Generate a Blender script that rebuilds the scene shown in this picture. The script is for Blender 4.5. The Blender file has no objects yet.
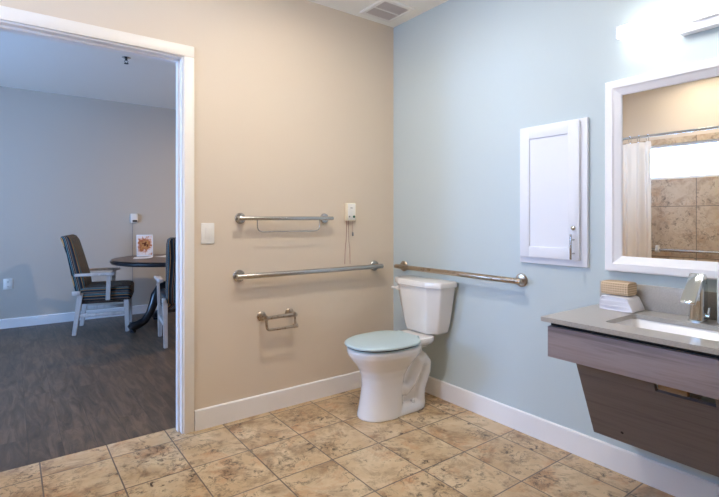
import bpy, bmesh, math, random
from mathutils import Vector, Matrix
R = math.radians
PI = math.pi
sc = bpy.context.scene
col = sc.collection
random.seed(7)

# ---------------------------------------------------------------- helpers
def lin(c):
    r = []
    for v in c:
        v /= 255.0
        r.append(v / 12.92 if v <= 0.04045 else ((v + 0.055) / 1.055) ** 2.4)
    return (r[0], r[1], r[2], 1.0)

def newmat(name):
    m = bpy.data.materials.new(name)
    m.use_nodes = True
    nt = m.node_tree
    return m, nt, nt.nodes['Principled BSDF']

def N(nt, typ, **kw):
    n = nt.nodes.new(typ)
    for k, v in kw.items():
        if k in n.inputs:
            n.inputs[k].default_value = v
        else:
            setattr(n, k, v)
    return n

def bump(nt, bs, height, strength=0.2, dist=0.002):
    b = N(nt, 'ShaderNodeBump')
    b.inputs['Strength'].default_value = strength
    b.inputs['Distance'].default_value = dist
    nt.links.new(height, b.inputs['Height'])
    nt.links.new(b.outputs['Normal'], bs.inputs['Normal'])

def plain(name, c, rough=0.5, metal=0.0, noise=0.0, scale=40.0, bmp=0.0, coat=0.0):
    m, nt, bs = newmat(name)
    bs.inputs['Base Color'].default_value = lin(c)
    bs.inputs['Roughness'].default_value = rough
    bs.inputs['Metallic'].default_value = metal
    if coat:
        bs.inputs['Coat Weight'].default_value = coat
        bs.inputs['Coat Roughness'].default_value = 0.05
    tc = N(nt, 'ShaderNodeTexCoord')
    nz = N(nt, 'ShaderNodeTexNoise')
    nz.inputs['Scale'].default_value = scale
    nz.inputs['Detail'].default_value = 4
    nt.links.new(tc.outputs['Object'], nz.inputs['Vector'])
    if noise:
        mx = N(nt, 'ShaderNodeMix', data_type='RGBA')
        l = lin(c)
        mx.inputs[6].default_value = tuple(x * (1 - noise) for x in l[:3]) + (1,)
        mx.inputs[7].default_value = tuple(min(1, x * (1 + noise)) for x in l[:3]) + (1,)
        nt.links.new(nz.outputs['Fac'], mx.inputs[0])
        nt.links.new(mx.outputs[2], bs.inputs['Base Color'])
    if bmp:
        bump(nt, bs, nz.outputs['Fac'], bmp)
    return m

def emis(name, c, s):
    m, nt, bs = newmat(name)
    bs.inputs['Base Color'].default_value = lin(c)
    bs.inputs['Emission Color'].default_value = lin(c)
    bs.inputs['Emission Strength'].default_value = s
    return m

def ramp(nt, stops, interp='LINEAR'):
    r = N(nt, 'ShaderNodeValToRGB')
    cr = r.color_ramp
    cr.interpolation = interp
    while len(cr.elements) < len(stops):
        cr.elements.new(0.5)
    for e, (p, c) in zip(cr.elements, stops):
        e.position = p
        e.color = c if len(c) == 4 else lin(c)
    return r

class MB:
    """collects shapes, builds ONE mesh object"""
    def __init__(self):
        self.bm = bmesh.new()
    def _xf(self, vs, m):
        if m is not None:
            bmesh.ops.transform(self.bm, matrix=m, verts=vs)
    def box(self, a, b, bevel=0.0, seg=2, m=None):
        a = Vector(a); b = Vector(b)
        lo = Vector([min(a[i], b[i]) for i in range(3)]); hi = Vector([max(a[i], b[i]) for i in range(3)])
        r = bmesh.ops.create_cube(self.bm, size=1.0)
        vs = r['verts']
        for v in vs:
            v.co = Vector([lo[i] + (v.co[i] + .5) * (hi[i] - lo[i]) for i in range(3)])
        if m is not None:
            bmesh.ops.transform(self.bm, matrix=m, verts=vs)
        if bevel:
            es = list({e for v in vs for e in v.link_edges})
            bmesh.ops.bevel(self.bm, geom=es, offset=bevel, segments=seg, affect='EDGES', profile=0.5)
        return self
    def cyl(self, p0, p1, r0, r1=None, seg=24, bevel=0.0):
        r1 = r0 if r1 is None else r1
        p0 = Vector(p0); p1 = Vector(p1); d = p1 - p0
        q = Vector((0, 0, 1)).rotation_difference(d.normalized()).to_matrix().to_4x4()
        m = Matrix.Translation((p0 + p1) / 2) @ q
        r = bmesh.ops.create_cone(self.bm, cap_ends=True, cap_tris=False, segments=seg, radius1=r0, radius2=r1, depth=d.length, matrix=m)
        if bevel:
            fs = [f for f in {f for v in r['verts'] for f in v.link_faces} if len(f.verts) > 4]
            es = list({e for f in fs for e in f.edges})
            bmesh.ops.bevel(self.bm, geom=es, offset=bevel, segments=2, affect='EDGES', profile=0.5)
        return self
    def loft(self, rings, caps=True):
        """rings: list of equally long point lists"""
        bm = self.bm
        vr = [[bm.verts.new(p) for p in ring] for ring in rings]
        n = len(vr[0])
        for a, b in zip(vr, vr[1:]):
            for i in range(n):
                j = (i + 1) % n
                bm.faces.new((a[i], a[j], b[j], b[i]))
        if caps:
            bm.faces.new(list(reversed(vr[0])))
            bm.faces.new(vr[-1])
        return self
    def tube(self, pts, r, seg=14, fillet=0.0, fseg=6, radii=None, caps=True, flat=1.0):
        pts = [Vector(p) for p in pts]
        if fillet:
            out = [pts[0]]
            for i in range(1, len(pts) - 1):
                a, b, c = pts[i - 1], pts[i], pts[i + 1]
                d0 = (a - b); d1 = (c - b)
                f = min(fillet, d0.length * .49, d1.length * .49)
                s = b + d0.normalized() * f; e = b + d1.normalized() * f
                for k in range(fseg + 1):
                    t = k / fseg
                    out.append(s * (1 - t) ** 2 + b * 2 * t * (1 - t) + e * t * t)
            out.append(pts[-1]); pts = out
        n = len(pts)
        T = []
        for i in range(n):
            d = (pts[min(i + 1, n - 1)] - pts[max(i - 1, 0)])
            T.append(d.normalized())
        up = Vector((0, 0, 1)) if abs(T[0].z) < .9 else Vector((1, 0, 0))
        x = T[0].cross(up).normalized(); rings = []
        for i in range(n):
            x = (x - T[i] * x.dot(T[i])).normalized()
            y = T[i].cross(x)
            rr = radii[i] if radii else r
            rings.append([pts[i] + x * (rr * math.cos(2 * PI * k / seg)) + y * (rr * flat * math.sin(2 * PI * k / seg)) for k in range(seg)])
        return self.loft(rings, caps)
    def lathe(self, prof, c=(0, 0, 0), axis='z', seg=40):
        c = Vector(c)
        rings = []
        for r, h in prof:
            ring = []
            for k in range(seg):
                a = 2 * PI * k / seg
                u, v = r * math.cos(a), r * math.sin(a)
                if axis == 'z': p = Vector((u, v, h))
                elif axis == 'y': p = Vector((v, h, u))
                else: p = Vector((h, u, v))
                ring.append(c + p)
            rings.append(ring)
        return self.loft(rings)
    def prism(self, poly, a, b, axis='y', bevel=0.0):
        """poly in the other two axes (x,z)/(y,z)/(x,y), extruded a..b along axis"""
        def mk(p, h):
            if axis == 'y': return Vector((p[0], h, p[1]))
            if axis == 'x': return Vector((h, p[0], p[1]))
            return Vector((p[0], p[1], h))
        n0 = len(self.bm.verts)
        self.loft([[mk(p, a) for p in poly], [mk(p, b) for p in poly]])
        if bevel:
            self.bm.verts.ensure_lookup_table()
            vs = self.bm.verts[n0:]
            es = list({e for v in vs for e in v.link_edges})
            bmesh.ops.bevel(self.bm, geom=es, offset=bevel, segments=2, affect='EDGES', profile=0.5)
        return self
    def build(self, name, mat, parent=None, loc=None, smooth=True, angle=35, world=None):
        bm = self.bm
        if world is not None:
            bmesh.ops.translate(bm, vec=-Vector(world), verts=bm.verts[:])
        bmesh.ops.recalc_face_normals(bm, faces=bm.faces[:])
        me = bpy.data.meshes.new(name)
        bm.to_mesh(me); bm.free()
        if smooth:
            for p in me.polygons: p.use_smooth = True
            me.set_sharp_from_angle(angle=R(angle))
        me.materials.append(mat)
        o = bpy.data.objects.new(name, me)
        col.objects.link(o)
        if parent is not None: o.parent = parent
        if loc is not None: o.location = loc
        return o

def tag(o, label, cat, group=None, kind=None):
    if label: o['label'] = label
    if cat: o['category'] = cat
    if group: o['group'] = group
    if kind: o['kind'] = kind
    return o

def thing(name, label, cat, loc, rz=0.0, group=None):
    o = bpy.data.objects.new(name, None)
    col.objects.link(o)
    o.empty_display_size = .1
    o.location = loc; o.rotation_euler = (0, 0, rz)
    return tag(o, label, cat, group)

def struct(name, mb, mat, **kw):
    o = mb.build(name, mat, **kw)
    o['kind'] = 'structure'
    return o

def copy_tree(o, parent=None):
    c = o.copy(); col.objects.link(c)
    if parent is not None: c.parent = parent
    for ch in list(o.children):
        copy_tree(ch, c)
    return c

# ---------------------------------------------------------------- materials
def wall_paint(name, c):
    m, nt, bs = newmat(name)
    bs.inputs['Roughness'].default_value = 0.6
    bs.inputs['Base Color'].default_value = lin(c)
    tc = N(nt, 'ShaderNodeTexCoord')
    nz = N(nt, 'ShaderNodeTexNoise', Scale=90.0, Detail=3.0)
    nt.links.new(tc.outputs['Object'], nz.inputs['Vector'])
    bump(nt, bs, nz.outputs['Fac'], 0.06, 0.002)
    return m
M_beige = wall_paint('beige_wall_paint', (223, 207, 186))
M_blue = wall_paint('pale_blue_wall_paint', (197, 209, 210))
M_grey = wall_paint('greige_wall_paint', (196, 188, 176))
M_ceil = wall_paint('ceiling_paint', (246, 243, 233))
M_trim = plain('white_trim_paint', (246, 243, 240), 0.4, noise=.02, scale=8)
M_case = plain('cream_casing_paint', (242, 235, 224), 0.35, noise=.02, scale=8)
M_white = plain('white_lacquer', (234, 236, 242), 0.55, noise=.01, scale=10)
M_frame = plain('white_frame_lacquer', (248, 248, 250), 0.45, noise=.01, scale=10)
M_porc = plain('white_porcelain', (240, 236, 230), 0.12, noise=.01, scale=6, coat=.5)
M_basin = plain('white_basin_ceramic', (248, 248, 250), 0.1, noise=.01, scale=6, coat=.5)
M_seat = plain('pale_aqua_plastic', (194, 213, 214), 0.25, noise=.02, scale=6)
M_gap = plain('gap_shade_and_sprinkler_dark', (40, 48, 50), 0.6, noise=.1)  # painted shade of the toilet seat gap; also the sprinkler's own dark colour
M_plastic = plain('white_plastic', (238, 234, 226), 0.4, noise=.02)
M_cream = plain('cream_plastic', (236, 226, 200), 0.4, noise=.02)
M_green = plain('green_button_plastic', (20, 96, 60), 0.4, noise=.05)
M_cord = plain('red_brown_cord', (168, 112, 96), 0.7, noise=.1, scale=200)
M_greycord = plain('grey_cord', (120, 116, 116), 0.6, noise=.1, scale=200)
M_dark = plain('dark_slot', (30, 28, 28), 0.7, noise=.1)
M_lamp = emis('lit_lamp_diffuser', (255, 252, 250), 6.5)
M_can = emis('lit_downlight_lens', (255, 247, 237), 880.0)
M_can3 = emis('fill_dome_diffuser', (255, 246, 234), 30.0)  # for the unseen dome that adds fill light overhead
M_can4 = emis('lit_dining_downlight_lens', (255, 224, 186), 2700.0)
M_can2 = emis('lit_shower_downlight_lens', (255, 246, 230), 100.0)

def metal(name, c, rough, stretch):
    m, nt, bs = newmat(name)
    bs.inputs['Metallic'].default_value = 1.0
    bs.inputs['Base Color'].default_value = lin(c)
    bs.inputs['Roughness'].default_value = rough
    tc = N(nt, 'ShaderNodeTexCoord'); mp = N(nt, 'ShaderNodeMapping')
    mp.inputs['Scale'].default_value = stretch
    nz = N(nt, 'ShaderNodeTexNoise', Scale=60.0, Detail=4.0)
    nt.links.new(tc.outputs['Object'], mp.inputs['Vector']); nt.links.new(mp.outputs['Vector'], nz.inputs['Vector'])
    mr = N(nt, 'ShaderNodeMapRange'); mr.inputs['To Min'].default_value = rough * .9; mr.inputs['To Max'].default_value = rough * 1.1
    nt.links.new(nz.outputs['Fac'], mr.inputs['Value']); nt.links.new(mr.outputs['Result'], bs.inputs['Roughness'])
    return m
M_steel = metal('brushed_stainless_steel', (188, 185, 181), 0.24, (1, 1, 1))
M_nickel = metal('satin_nickel', (182, 166, 148), 0.28, (1, 1, 1))
M_chrome = metal('polished_chrome', (215, 218, 216), 0.1, (1, 1, 1))

# mirror glass
M_mirror, nt, bs = newmat('silvered_mirror_glass')
bs.inputs['Metallic'].default_value = 1.0; bs.inputs['Roughness'].default_value = 0.0
tc = N(nt, 'ShaderNodeTexCoord'); nz = N(nt, 'ShaderNodeTexNoise', Scale=2.0)
nt.links.new(tc.outputs['Object'], nz.inputs['Vector'])
rp = ramp(nt, [(0, (.90, .90, .89, 1)), (1, (.92, .92, .91, 1))]); nt.links.new(nz.outputs['Fac'], rp.inputs[0])
nt.links.new(rp.outputs[0], bs.inputs['Base Color'])

# window glass: frosted, lets the sky through
def glass(name, tint):
    m = bpy.data.materials.new(name); m.use_nodes = True
    nt = m.node_tree; nt.nodes.clear()
    out = N(nt, 'ShaderNodeOutputMaterial'); tr = N(nt, 'ShaderNodeBsdfTransparent'); gl = N(nt, 'ShaderNodeBsdfGlossy')
    tr.inputs['Color'].default_value = tint; gl.inputs['Roughness'].default_value = .05
    fr = N(nt, 'ShaderNodeFresnel'); fr.inputs['IOR'].default_value = 1.4
    mx = N(nt, 'ShaderNodeMixShader')
    nt.links.new(fr.outputs[0], mx.inputs[0]); nt.links.new(tr.outputs[0], mx.inputs[1]); nt.links.new(gl.outputs[0], mx.inputs[2])
    nt.links.new(mx.outputs[0], out.inputs['Surface'])
    return m
M_glass = glass('clear_window_glass', (.94, .97, 1, 1))

# stone-look tile: each tile has its own mottling; grout lines between
def tile(name, axes, size, origin, base, orange, brown, dark, light, grout, vein=1.0, rough=.35):
    m, nt, bs = newmat(name)
    bs.inputs['Roughness'].default_value = rough
    L = nt.links.new
    tc = N(nt, 'ShaderNodeTexCoord'); sp = N(nt, 'ShaderNodeSeparateXYZ'); L(tc.outputs['Object'], sp.inputs[0])
    def mth(op, a, b=None, clamp=False):
        n = N(nt, 'ShaderNodeMath', operation=op); n.use_clamp = clamp
        for i, v in enumerate((a, b)):
            if v is None: continue
            if isinstance(v, (int, float)): n.inputs[i].default_value = v
            else: L(v, n.inputs[i])
        return n.outputs[0]
    cells = []; edges = []
    for ax, s, o in zip(axes, size, origin):
        q = mth('DIVIDE', mth('SUBTRACT', sp.outputs[ax], o), s)
        fl = mth('FLOOR', q); fr = mth('SUBTRACT', q, fl)
        d = mth('MULTIPLY', mth('MINIMUM', fr, mth('SUBTRACT', 1.0, fr)), s)
        cells.append(fl); edges.append(d)
    edge = mth('MINIMUM', edges[0], edges[1])
    cv = N(nt, 'ShaderNodeCombineXYZ'); L(cells[0], cv.inputs[0]); L(cells[1], cv.inputs[1])
    wn = N(nt, 'ShaderNodeTexWhiteNoise', noise_dimensions='3D'); L(cv.outputs[0], wn.inputs['Vector'])
    sh = N(nt, 'ShaderNodeVectorMath', operation='MULTIPLY_ADD')
    L(wn.outputs['Color'], sh.inputs[0]); sh.inputs[1].default_value = (37, 37, 37); L(tc.outputs['Object'], sh.inputs[2])
    def nz(scale, detail, rough=.6, dist=0.0, off=0):
        n = N(nt, 'ShaderNodeTexNoise'); n.inputs['Scale'].default_value = scale
        n.inputs['Detail'].default_value = detail; n.inputs['Roughness'].default_value = rough; n.inputs['Distortion'].default_value = dist
        ad = N(nt, 'ShaderNodeVectorMath', operation='ADD'); L(sh.outputs[0], ad.inputs[0]); ad.inputs[1].default_value = (off, off * 2, off * 3)
        L(ad.outputs[0], n.inputs['Vector'])
        return n.outputs['Fac']
    def mix(fac, a, b):
        mx = N(nt, 'ShaderNodeMix', data_type='RGBA'); L(fac, mx.inputs[0])
        if isinstance(a, tuple): mx.inputs[6].default_value = lin(a)
        else: L(a, mx.inputs[6])
        if isinstance(b, tuple): mx.inputs[7].default_value = lin(b)
        else: L(b, mx.inputs[7])
        return mx.outputs[2]
    def mask(f, lo, hi, k=1.0):
        mr = N(nt, 'ShaderNodeMapRange'); mr.inputs['From Min'].default_value = lo; mr.inputs['From Max'].default_value = hi
        mr.inputs['To Max'].default_value = k
        L(f, mr.inputs['Value']); return mr.outputs['Result']
    c = mix(mask(nz(5, 5), .35, .68), base, light)
    c = mix(mask(nz(6, 6, .65, .4, 3), .54, .72, .75), c, orange)
    c = mix(mask(nz(6.5, 8, .7, .6, 7), .49, .66, .75), c, brown)
    # dark broken veins: ridge of a distorted noise, gated by a patchy mask
    rg = nz(5.5, 7, .68, 1.2, 11)
    rid = mth('ABSOLUTE', mth('SUBTRACT', rg, .5))
    v = mth('MULTIPLY', mask(rid, .03, .0, vein * .8), mask(nz(4.5, 3, .5, 0, 17), .42, .58))
    v = mth('MULTIPLY', v, mask(nz(40, 4, .6, 0, 19), .38, .55))
    c = mix(v, c, dark)
    sp2 = mth('MULTIPLY', mask(nz(26, 8, .75, .5, 23), .52, .62, .9 * vein), mask(nz(5, 3, .5, 0, 29), .46, .58))
    c = mix(sp2, c, dark)
    g = mask(edge, .0024, .004)
    c = mix(g, grout, c)
    L(c, bs.inputs['Base Color'])
    bump(nt, bs, g, .5, .0015)
    return m
M_tile = tile('travertine_look_floor_tile', (0, 1), (.298, .343), (-.152, -.06),
              (196, 164, 122), (192, 128, 78), (140, 104, 72), (56, 40, 30), (218, 194, 156), (116, 102, 88), 1.0, .38)
M_walltile = tile('stone_look_shower_wall_tile', (1, 2), (.5, .55), (-.875, 1.352 - .55 * 4),
                  (200, 176, 148), (190, 152, 116), (166, 140, 114), (96, 80, 68), (214, 194, 168), (124, 112, 98), .8, .3)

# dark vinyl planks
M_wood, nt, bs = newmat('dark_vinyl_plank')
bs.inputs['Roughness'].default_value = .42
L = nt.links.new
tc = N(nt, 'ShaderNodeTexCoord'); mp = N(nt, 'ShaderNodeMapping'); mp.inputs['Rotation'].default_value = (0, 0, R(90))
L(tc.outputs['Object'], mp.inputs['Vector'])
br = N(nt, 'ShaderNodeTexBrick'); br.offset = .37
br.inputs['Scale'].default_value = 1.0; br.inputs['Brick Width'].default_value = 1.22; br.inputs['Row Height'].default_value = .152
br.inputs['Mortar Size'].default_value = .0012; br.inputs['Mortar Smooth'].default_value = .3
br.inputs['Color1'].default_value = (0, 0, 0, 1); br.inputs['Color2'].default_value = (1, 1, 1, 1); br.inputs['Mortar'].default_value = (.5, .5, .5, 1)
L(mp.outputs['Vector'], br.inputs['Vector'])
ad = N(nt, 'ShaderNodeVectorMath', operation='MULTIPLY_ADD'); L(br.outputs['Color'], ad.inputs[0]); ad.inputs[1].default_value = (3, 9, 5); L(tc.outputs['Object'], ad.inputs[2])
mp2 = N(nt, 'ShaderNodeMapping'); mp2.inputs['Scale'].default_value = (9, 1.3, 1); L(ad.outputs[0], mp2.inputs['Vector'])
nz = N(nt, 'ShaderNodeTexNoise', Scale=2.2, Detail=9.0, Roughness=.68, Distortion=.9); L(mp2.outputs['Vector'], nz.inputs['Vector'])
rp = ramp(nt, [(.25, (54, 44, 36)), (.48, (92, 78, 64)), (.62, (116, 97, 79)), (.8, (76, 61, 48))]); L(nz.outputs['Fac'], rp.inputs[0])
hs = N(nt, 'ShaderNodeMix', data_type='RGBA', blend_type='MULTIPLY'); hs.inputs[0].default_value = 1.0
L(rp.outputs[0], hs.inputs[6])
rp2 = ramp(nt, [(0, (.86, .85, .85, 1)), (1, (1.0, .98, .96, 1))]); L(br.outputs['Color'], rp2.inputs[0]); L(rp2.outputs[0], hs.inputs[7])
mo = N(nt, 'ShaderNodeMix', data_type='RGBA'); L(br.outputs['Fac'], mo.inputs[0]); L(hs.outputs[2], mo.inputs[6]); mo.inputs[7].default_value = lin((62, 54, 50))
L(mo.outputs[2], bs.inputs['Base Color'])
bump(nt, bs, nz.outputs['Fac'], .1, .001)

# grey-taupe wood laminate, grain along y
def laminate(name, stops, sc_=(5, .55, 14)):
    m, nt, bs = newmat(name)
    bs.inputs['Roughness'].default_value = .45
    L = nt.links.new
    tc = N(nt, 'ShaderNodeTexCoord'); mp = N(nt, 'ShaderNodeMapping'); mp.inputs['Scale'].default_value = sc_
    L(tc.outputs['Object'], mp.inputs['Vector'])
    nz = N(nt, 'ShaderNodeTexNoise', Scale=3.0, Detail=8.0, Roughness=.6, Distortion=.35); L(mp.outputs['Vector'], nz.inputs['Vector'])
    rp = ramp(nt, stops); L(nz.outputs['Fac'], rp.inputs[0]); L(rp.outputs[0], bs.inputs['Base Color'])
    return m
M_lam = laminate('grey_taupe_wood_laminate', [(.3, (128, 117, 119)), (.5, (158, 147, 150)), (.7, (144, 132, 134))])
M_lam_shaded = laminate('shaded_taupe_wood_laminate', [(.3, (94, 86, 85)), (.5, (114, 105, 103)), (.7, (101, 93, 91))])  # same laminate as the apron, with the shade under the counter painted in
M_darkwood = laminate('dark_stained_wood', [(.3, (44, 32, 26)), (.5, (66, 50, 41)), (.7, (54, 40, 33))], (2, 2, 2))
M_tabletop = laminate('brown_wood_tabletop', [(.3, (84, 68, 58)), (.5, (108, 90, 78)), (.7, (96, 78, 67))], (8, .8, 1))
M_limed = laminate('whitewashed_wood', [(.3, (176, 164, 156)), (.5, (206, 196, 188)), (.7, (190, 178, 170))], (6, 6, 1))
M_tanwood = laminate('raw_tan_wood', [(.3, (160, 126, 92)), (.6, (196, 164, 124))], (3, .5, 3))
M_black = plain('black_painted_wood', (26, 28, 32), .3, noise=.1)

# engineered stone counter: fine speckle
M_stone, nt, bs = newmat('taupe_engineered_stone')
bs.inputs['Roughness'].default_value = .3
tc = N(nt, 'ShaderNodeTexCoord'); nz = N(nt, 'ShaderNodeTexNoise', Scale=350.0, Detail=3.0, Roughness=.7)
nt.links.new(tc.outputs['Object'], nz.inputs['Vector'])
rp = ramp(nt, [(.35, (164, 160, 154)), (.5, (178, 174, 168)), (.68, (194, 190, 184))]); nt.links.new(nz.outputs['Fac'], rp.inputs[0])
nt.links.new(rp.outputs[0], bs.inputs['Base Color'])

# striped upholstery: stripe coordinate = dot(object coords, axis)
def stripes(name, axis):
    m, nt, bs = newmat(name)
    bs.inputs['Roughness'].default_value = .85
    L = nt.links.new
    tc = N(nt, 'ShaderNodeTexCoord'); d = N(nt, 'ShaderNodeVectorMath', operation='DOT_PRODUCT'); L(tc.outputs['Object'], d.inputs[0]); d.inputs[1].default_value = axis
    mu = N(nt, 'ShaderNodeMath', operation='MULTIPLY'); L(d.outputs['Value'], mu.inputs[0]); mu.inputs[1].default_value = 1 / .075
    fr = N(nt, 'ShaderNodeMath', operation='FRACT'); L(mu.outputs[0], fr.inputs[0])
    K = (28, 28, 33); rp = ramp(nt, [(0, K), (.18, (196, 150, 92)), (.25, K), (.36, (84, 126, 132)), (.44, (30, 34, 46)), (.55, (172, 164, 150)), (.59, K), (.72, (150, 106, 70)), (.78, (56, 70, 74)), (.9, (34, 36, 44))], 'CONSTANT')
    L(fr.outputs[0], rp.inputs[0]); L(rp.outputs[0], bs.inputs['Base Color'])
    return m
M_strb = stripes('striped_upholstery_back', (1, 1, 0))
M_strs = stripes('striped_upholstery_seat', (0, 1, 1.05))

# terry / waffle cloth
M_towel = plain('white_terry_cloth', (240, 240, 246), .9, noise=.03, scale=300, bmp=.5)
M_waffle, nt, bs = newmat('tan_waffle_weave_cloth')
bs.inputs['Roughness'].default_value = .9
L = nt.links.new
tc = N(nt, 'ShaderNodeTexCoord')
w1 = N(nt, 'ShaderNodeTexWave', wave_type='BANDS', bands_direction='Y'); w1.inputs['Scale'].default_value = 30
w2 = N(nt, 'ShaderNodeTexWave', wave_type='BANDS', bands_direction='Z'); w2.inputs['Scale'].default_value = 30
L(tc.outputs['Object'], w1.inputs['Vector']); L(tc.outputs['Object'], w2.inputs['Vector'])
mxw = N(nt, 'ShaderNodeMath', operation='MAXIMUM'); L(w1.outputs['Fac'], mxw.inputs[0]); L(w2.outputs['Fac'], mxw.inputs[1])
rp = ramp(nt, [(.25, (150, 122, 92)), (.7, (206, 182, 150)), (1, (226, 204, 174))]); L(mxw.outputs[0], rp.inputs[0]); L(rp.outputs[0], bs.inputs['Base Color'])
bump(nt, bs, mxw.outputs[0], .6, .002)

# shower curtain: thin cloth, a little light comes through
M_curtain, nt, bs = newmat('cream_shower_curtain_cloth')
bs.inputs['Base Color'].default_value = lin((248, 242, 236)); bs.inputs['Roughness'].default_value = .8
tr = N(nt, 'ShaderNodeBsdfTranslucent'); tr.inputs['Color'].default_value = lin((246, 234, 220))
tc = N(nt, 'ShaderNodeTexCoord'); nz = N(nt, 'ShaderNodeTexNoise', Scale=250.0); nt.links.new(tc.outputs['Object'], nz.inputs['Vector']); bump(nt, bs, nz.outputs['Fac'], .1)
mx = N(nt, 'ShaderNodeMixShader'); mx.inputs[0].default_value = .35
out = nt.nodes['Material Output']
nt.links.new(bs.outputs[0], mx.inputs[1]); nt.links.new(tr.outputs[0], mx.inputs[2]); nt.links.new(mx.outputs[0], out.inputs['Surface'])

# leaflet picture: warm food photograph, blurred blobs on white, flat print
M_print, nt, bs = newmat('printed_leaflet')
bs.inputs['Roughness'].default_value = .25
L = nt.links.new
tc = N(nt, 'ShaderNodeTexCoord'); sp = N(nt, 'ShaderNodeSeparateXYZ'); L(tc.outputs['Object'], sp.inputs[0])
nz = N(nt, 'ShaderNodeTexNoise', Scale=22.0, Detail=3.0, Distortion=.6); L(tc.outputs['Object'], nz.inputs['Vector'])
ln = N(nt, 'ShaderNodeVectorMath', operation='DISTANCE'); L(tc.outputs['Object'], ln.inputs[0]); ln.inputs[1].default_value = (0, 0, .14)
ms = N(nt, 'ShaderNodeMapRange'); ms.inputs['From Min'].default_value = .105; ms.inputs['From Max'].default_value = .02; L(ln.outputs['Value'], ms.inputs['Value'])
su = N(nt, 'ShaderNodeMath', operation='MULTIPLY_ADD'); L(ms.outputs[0], su.inputs[0]); su.inputs[1].default_value = .5; L(nz.outputs['Fac'], su.inputs[2])
rp = ramp(nt, [(.5, (232, 224, 222)), (.62, (214, 170, 146)), (.74, (168, 98, 62)), (.9, (196, 140, 84)), (.98, (104, 56, 36))]); L(su.outputs[0], rp.inputs[0])
L(rp.outputs[0], bs.inputs['Base Color'])

# ---------------------------------------------------------------- the setting
H = 2.68
XL, YF = -3.45, -3.7                     # tiled shower wall, wall behind the camera
FX0, FX1, FY = -5.2, 1.3, 3.8            # adjoining room
DX0, DX1, DZ = -2.50, -1.576, 2.13       # doorway
WT = .12

struct('floor', MB().box((XL - .15, YF - .15, -.1), (.15, .108, 0)), M_tile, smooth=False)
struct('floor_adjoining', MB().box((FX0 - .15, .108, -.1), (FX1 + .15, FY + .15, -.001)), M_wood, smooth=False)
struct('ceiling', MB().box((XL - .15, YF - .15, H), (.15, WT / 2, H + .1)), M_ceil, smooth=False)
struct('ceiling_adjoining', MB().box((FX0 - .15, WT / 2, H), (FX1 + .15, FY + .15, H + .1)), M_ceil, smooth=False)

# wall with the doorway (beige on the bathroom side)
w = MB()
w.box((XL, 0, 0), (DX0 - .02, WT / 2, H)).box((DX1 + .02, 0, 0), (.0, WT / 2, H)).box((DX0 - .02, 0, DZ + .02), (DX1 + .02, WT / 2, H))
struct('wall_back', w, M_beige, smooth=False)
w = MB()
w.box((FX0, WT / 2, 0), (DX0 - .02, WT, H)).box((DX1 + .02, WT / 2, 0), (FX1, WT, H)).box((DX0 - .02, WT / 2, DZ + .02), (DX1 + .02, WT, H))
struct('wall_adjoining_near', w, M_grey, smooth=False)
struct('wall_right', MB().box((0, YF, 0), (.12, WT / 2, H)), M_blue, smooth=False)
struct('wall_front', MB().box((XL, YF - .12, 0), (.12, YF, H)), M_beige, smooth=False)
# tiled shower wall with a high window
WY0, WY1, WZ0, WZ1 = -1.5, -.28, 1.65, 2.035
TZ = 2.10
w = MB()
w.box((XL - .14, YF - .12, 0), (XL, WY0, TZ)).box((XL - .14, WY1, 0), (XL, WT / 2, TZ))
w.box((XL - .14, WY0, 0), (XL, WY1, WZ0)).box((XL - .14, WY0, WZ1), (XL, WY1, TZ))
struct('wall_left', w, M_walltile, smooth=False)
struct('wall_left_upper', MB().box((XL - .14, YF - .12, TZ), (XL, WT / 2, H)), M_beige, smooth=False)
struct('wall_shower_end', MB().box((XL, -1.82, 0), (-2.72, -1.70, H)), M_beige, smooth=False)
w = MB()
for a, b in (((WY0, WZ0), (WY1, WZ0 + .03)), ((WY0, WZ1 - .03), (WY1, WZ1)), ((WY0, WZ0), (WY0 + .03, WZ1)), ((WY1 - .03, WZ0), (WY1, WZ1))):
    w.box((XL - .09, a[0], a[1]), (XL - .03, b[0], b[1]), .004)
wf = struct('window_1', w, M_trim)
MB().box((XL - .064, WY0 + .03, WZ0 + .03), (XL - .058, WY1 - .03, WZ1 - .03)).build('pane', M_glass, wf, smooth=False)

# adjoining room
struct('wall_far', MB().box((FX0, FY, 0), (FX1, FY + .12, H)), M_grey, smooth=False)
struct('wall_adjoining_right', MB().box((FX1, WT, 0), (FX1 + .12, FY + .12, H)), M_grey, smooth=False)
GY0, GY1, GZ0, GZ1 = .95, 2.5, .95, 2.12
w = MB()
w.box((FX0 - .12, WT, 0), (FX0, GY0, H)).box((FX0 - .12, GY1, 0), (FX0, FY + .12, H)).box((FX0 - .12, GY0, 0), (FX0, GY1, GZ0)).box((FX0 - .12, GY0, GZ1), (FX0, GY1, H))
struct('wall_adjoining_left', w, M_grey, smooth=False)
w = MB()
gm = (GY0 + GY1) / 2
for a, b in (((GY0, GZ0), (GY1, GZ0 + .05)), ((GY0, GZ1 - .05), (GY1, GZ1)), ((GY0, GZ0), (GY0 + .05, GZ1)), ((GY1 - .05, GZ0), (GY1, GZ1)), ((gm - .03, GZ0), (gm + .03, GZ1))):
    w.box((FX0 - .09, a[0], a[1]), (FX0 - .03, b[0], b[1]), .004)
wf = struct('window_2', w, M_trim)
MB().box((FX0 - .064, GY0 + .05, GZ0 + .05), (FX0 - .058, GY1 - .05, GZ1 - .05)).build('pane', M_glass, wf, smooth=False)

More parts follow.
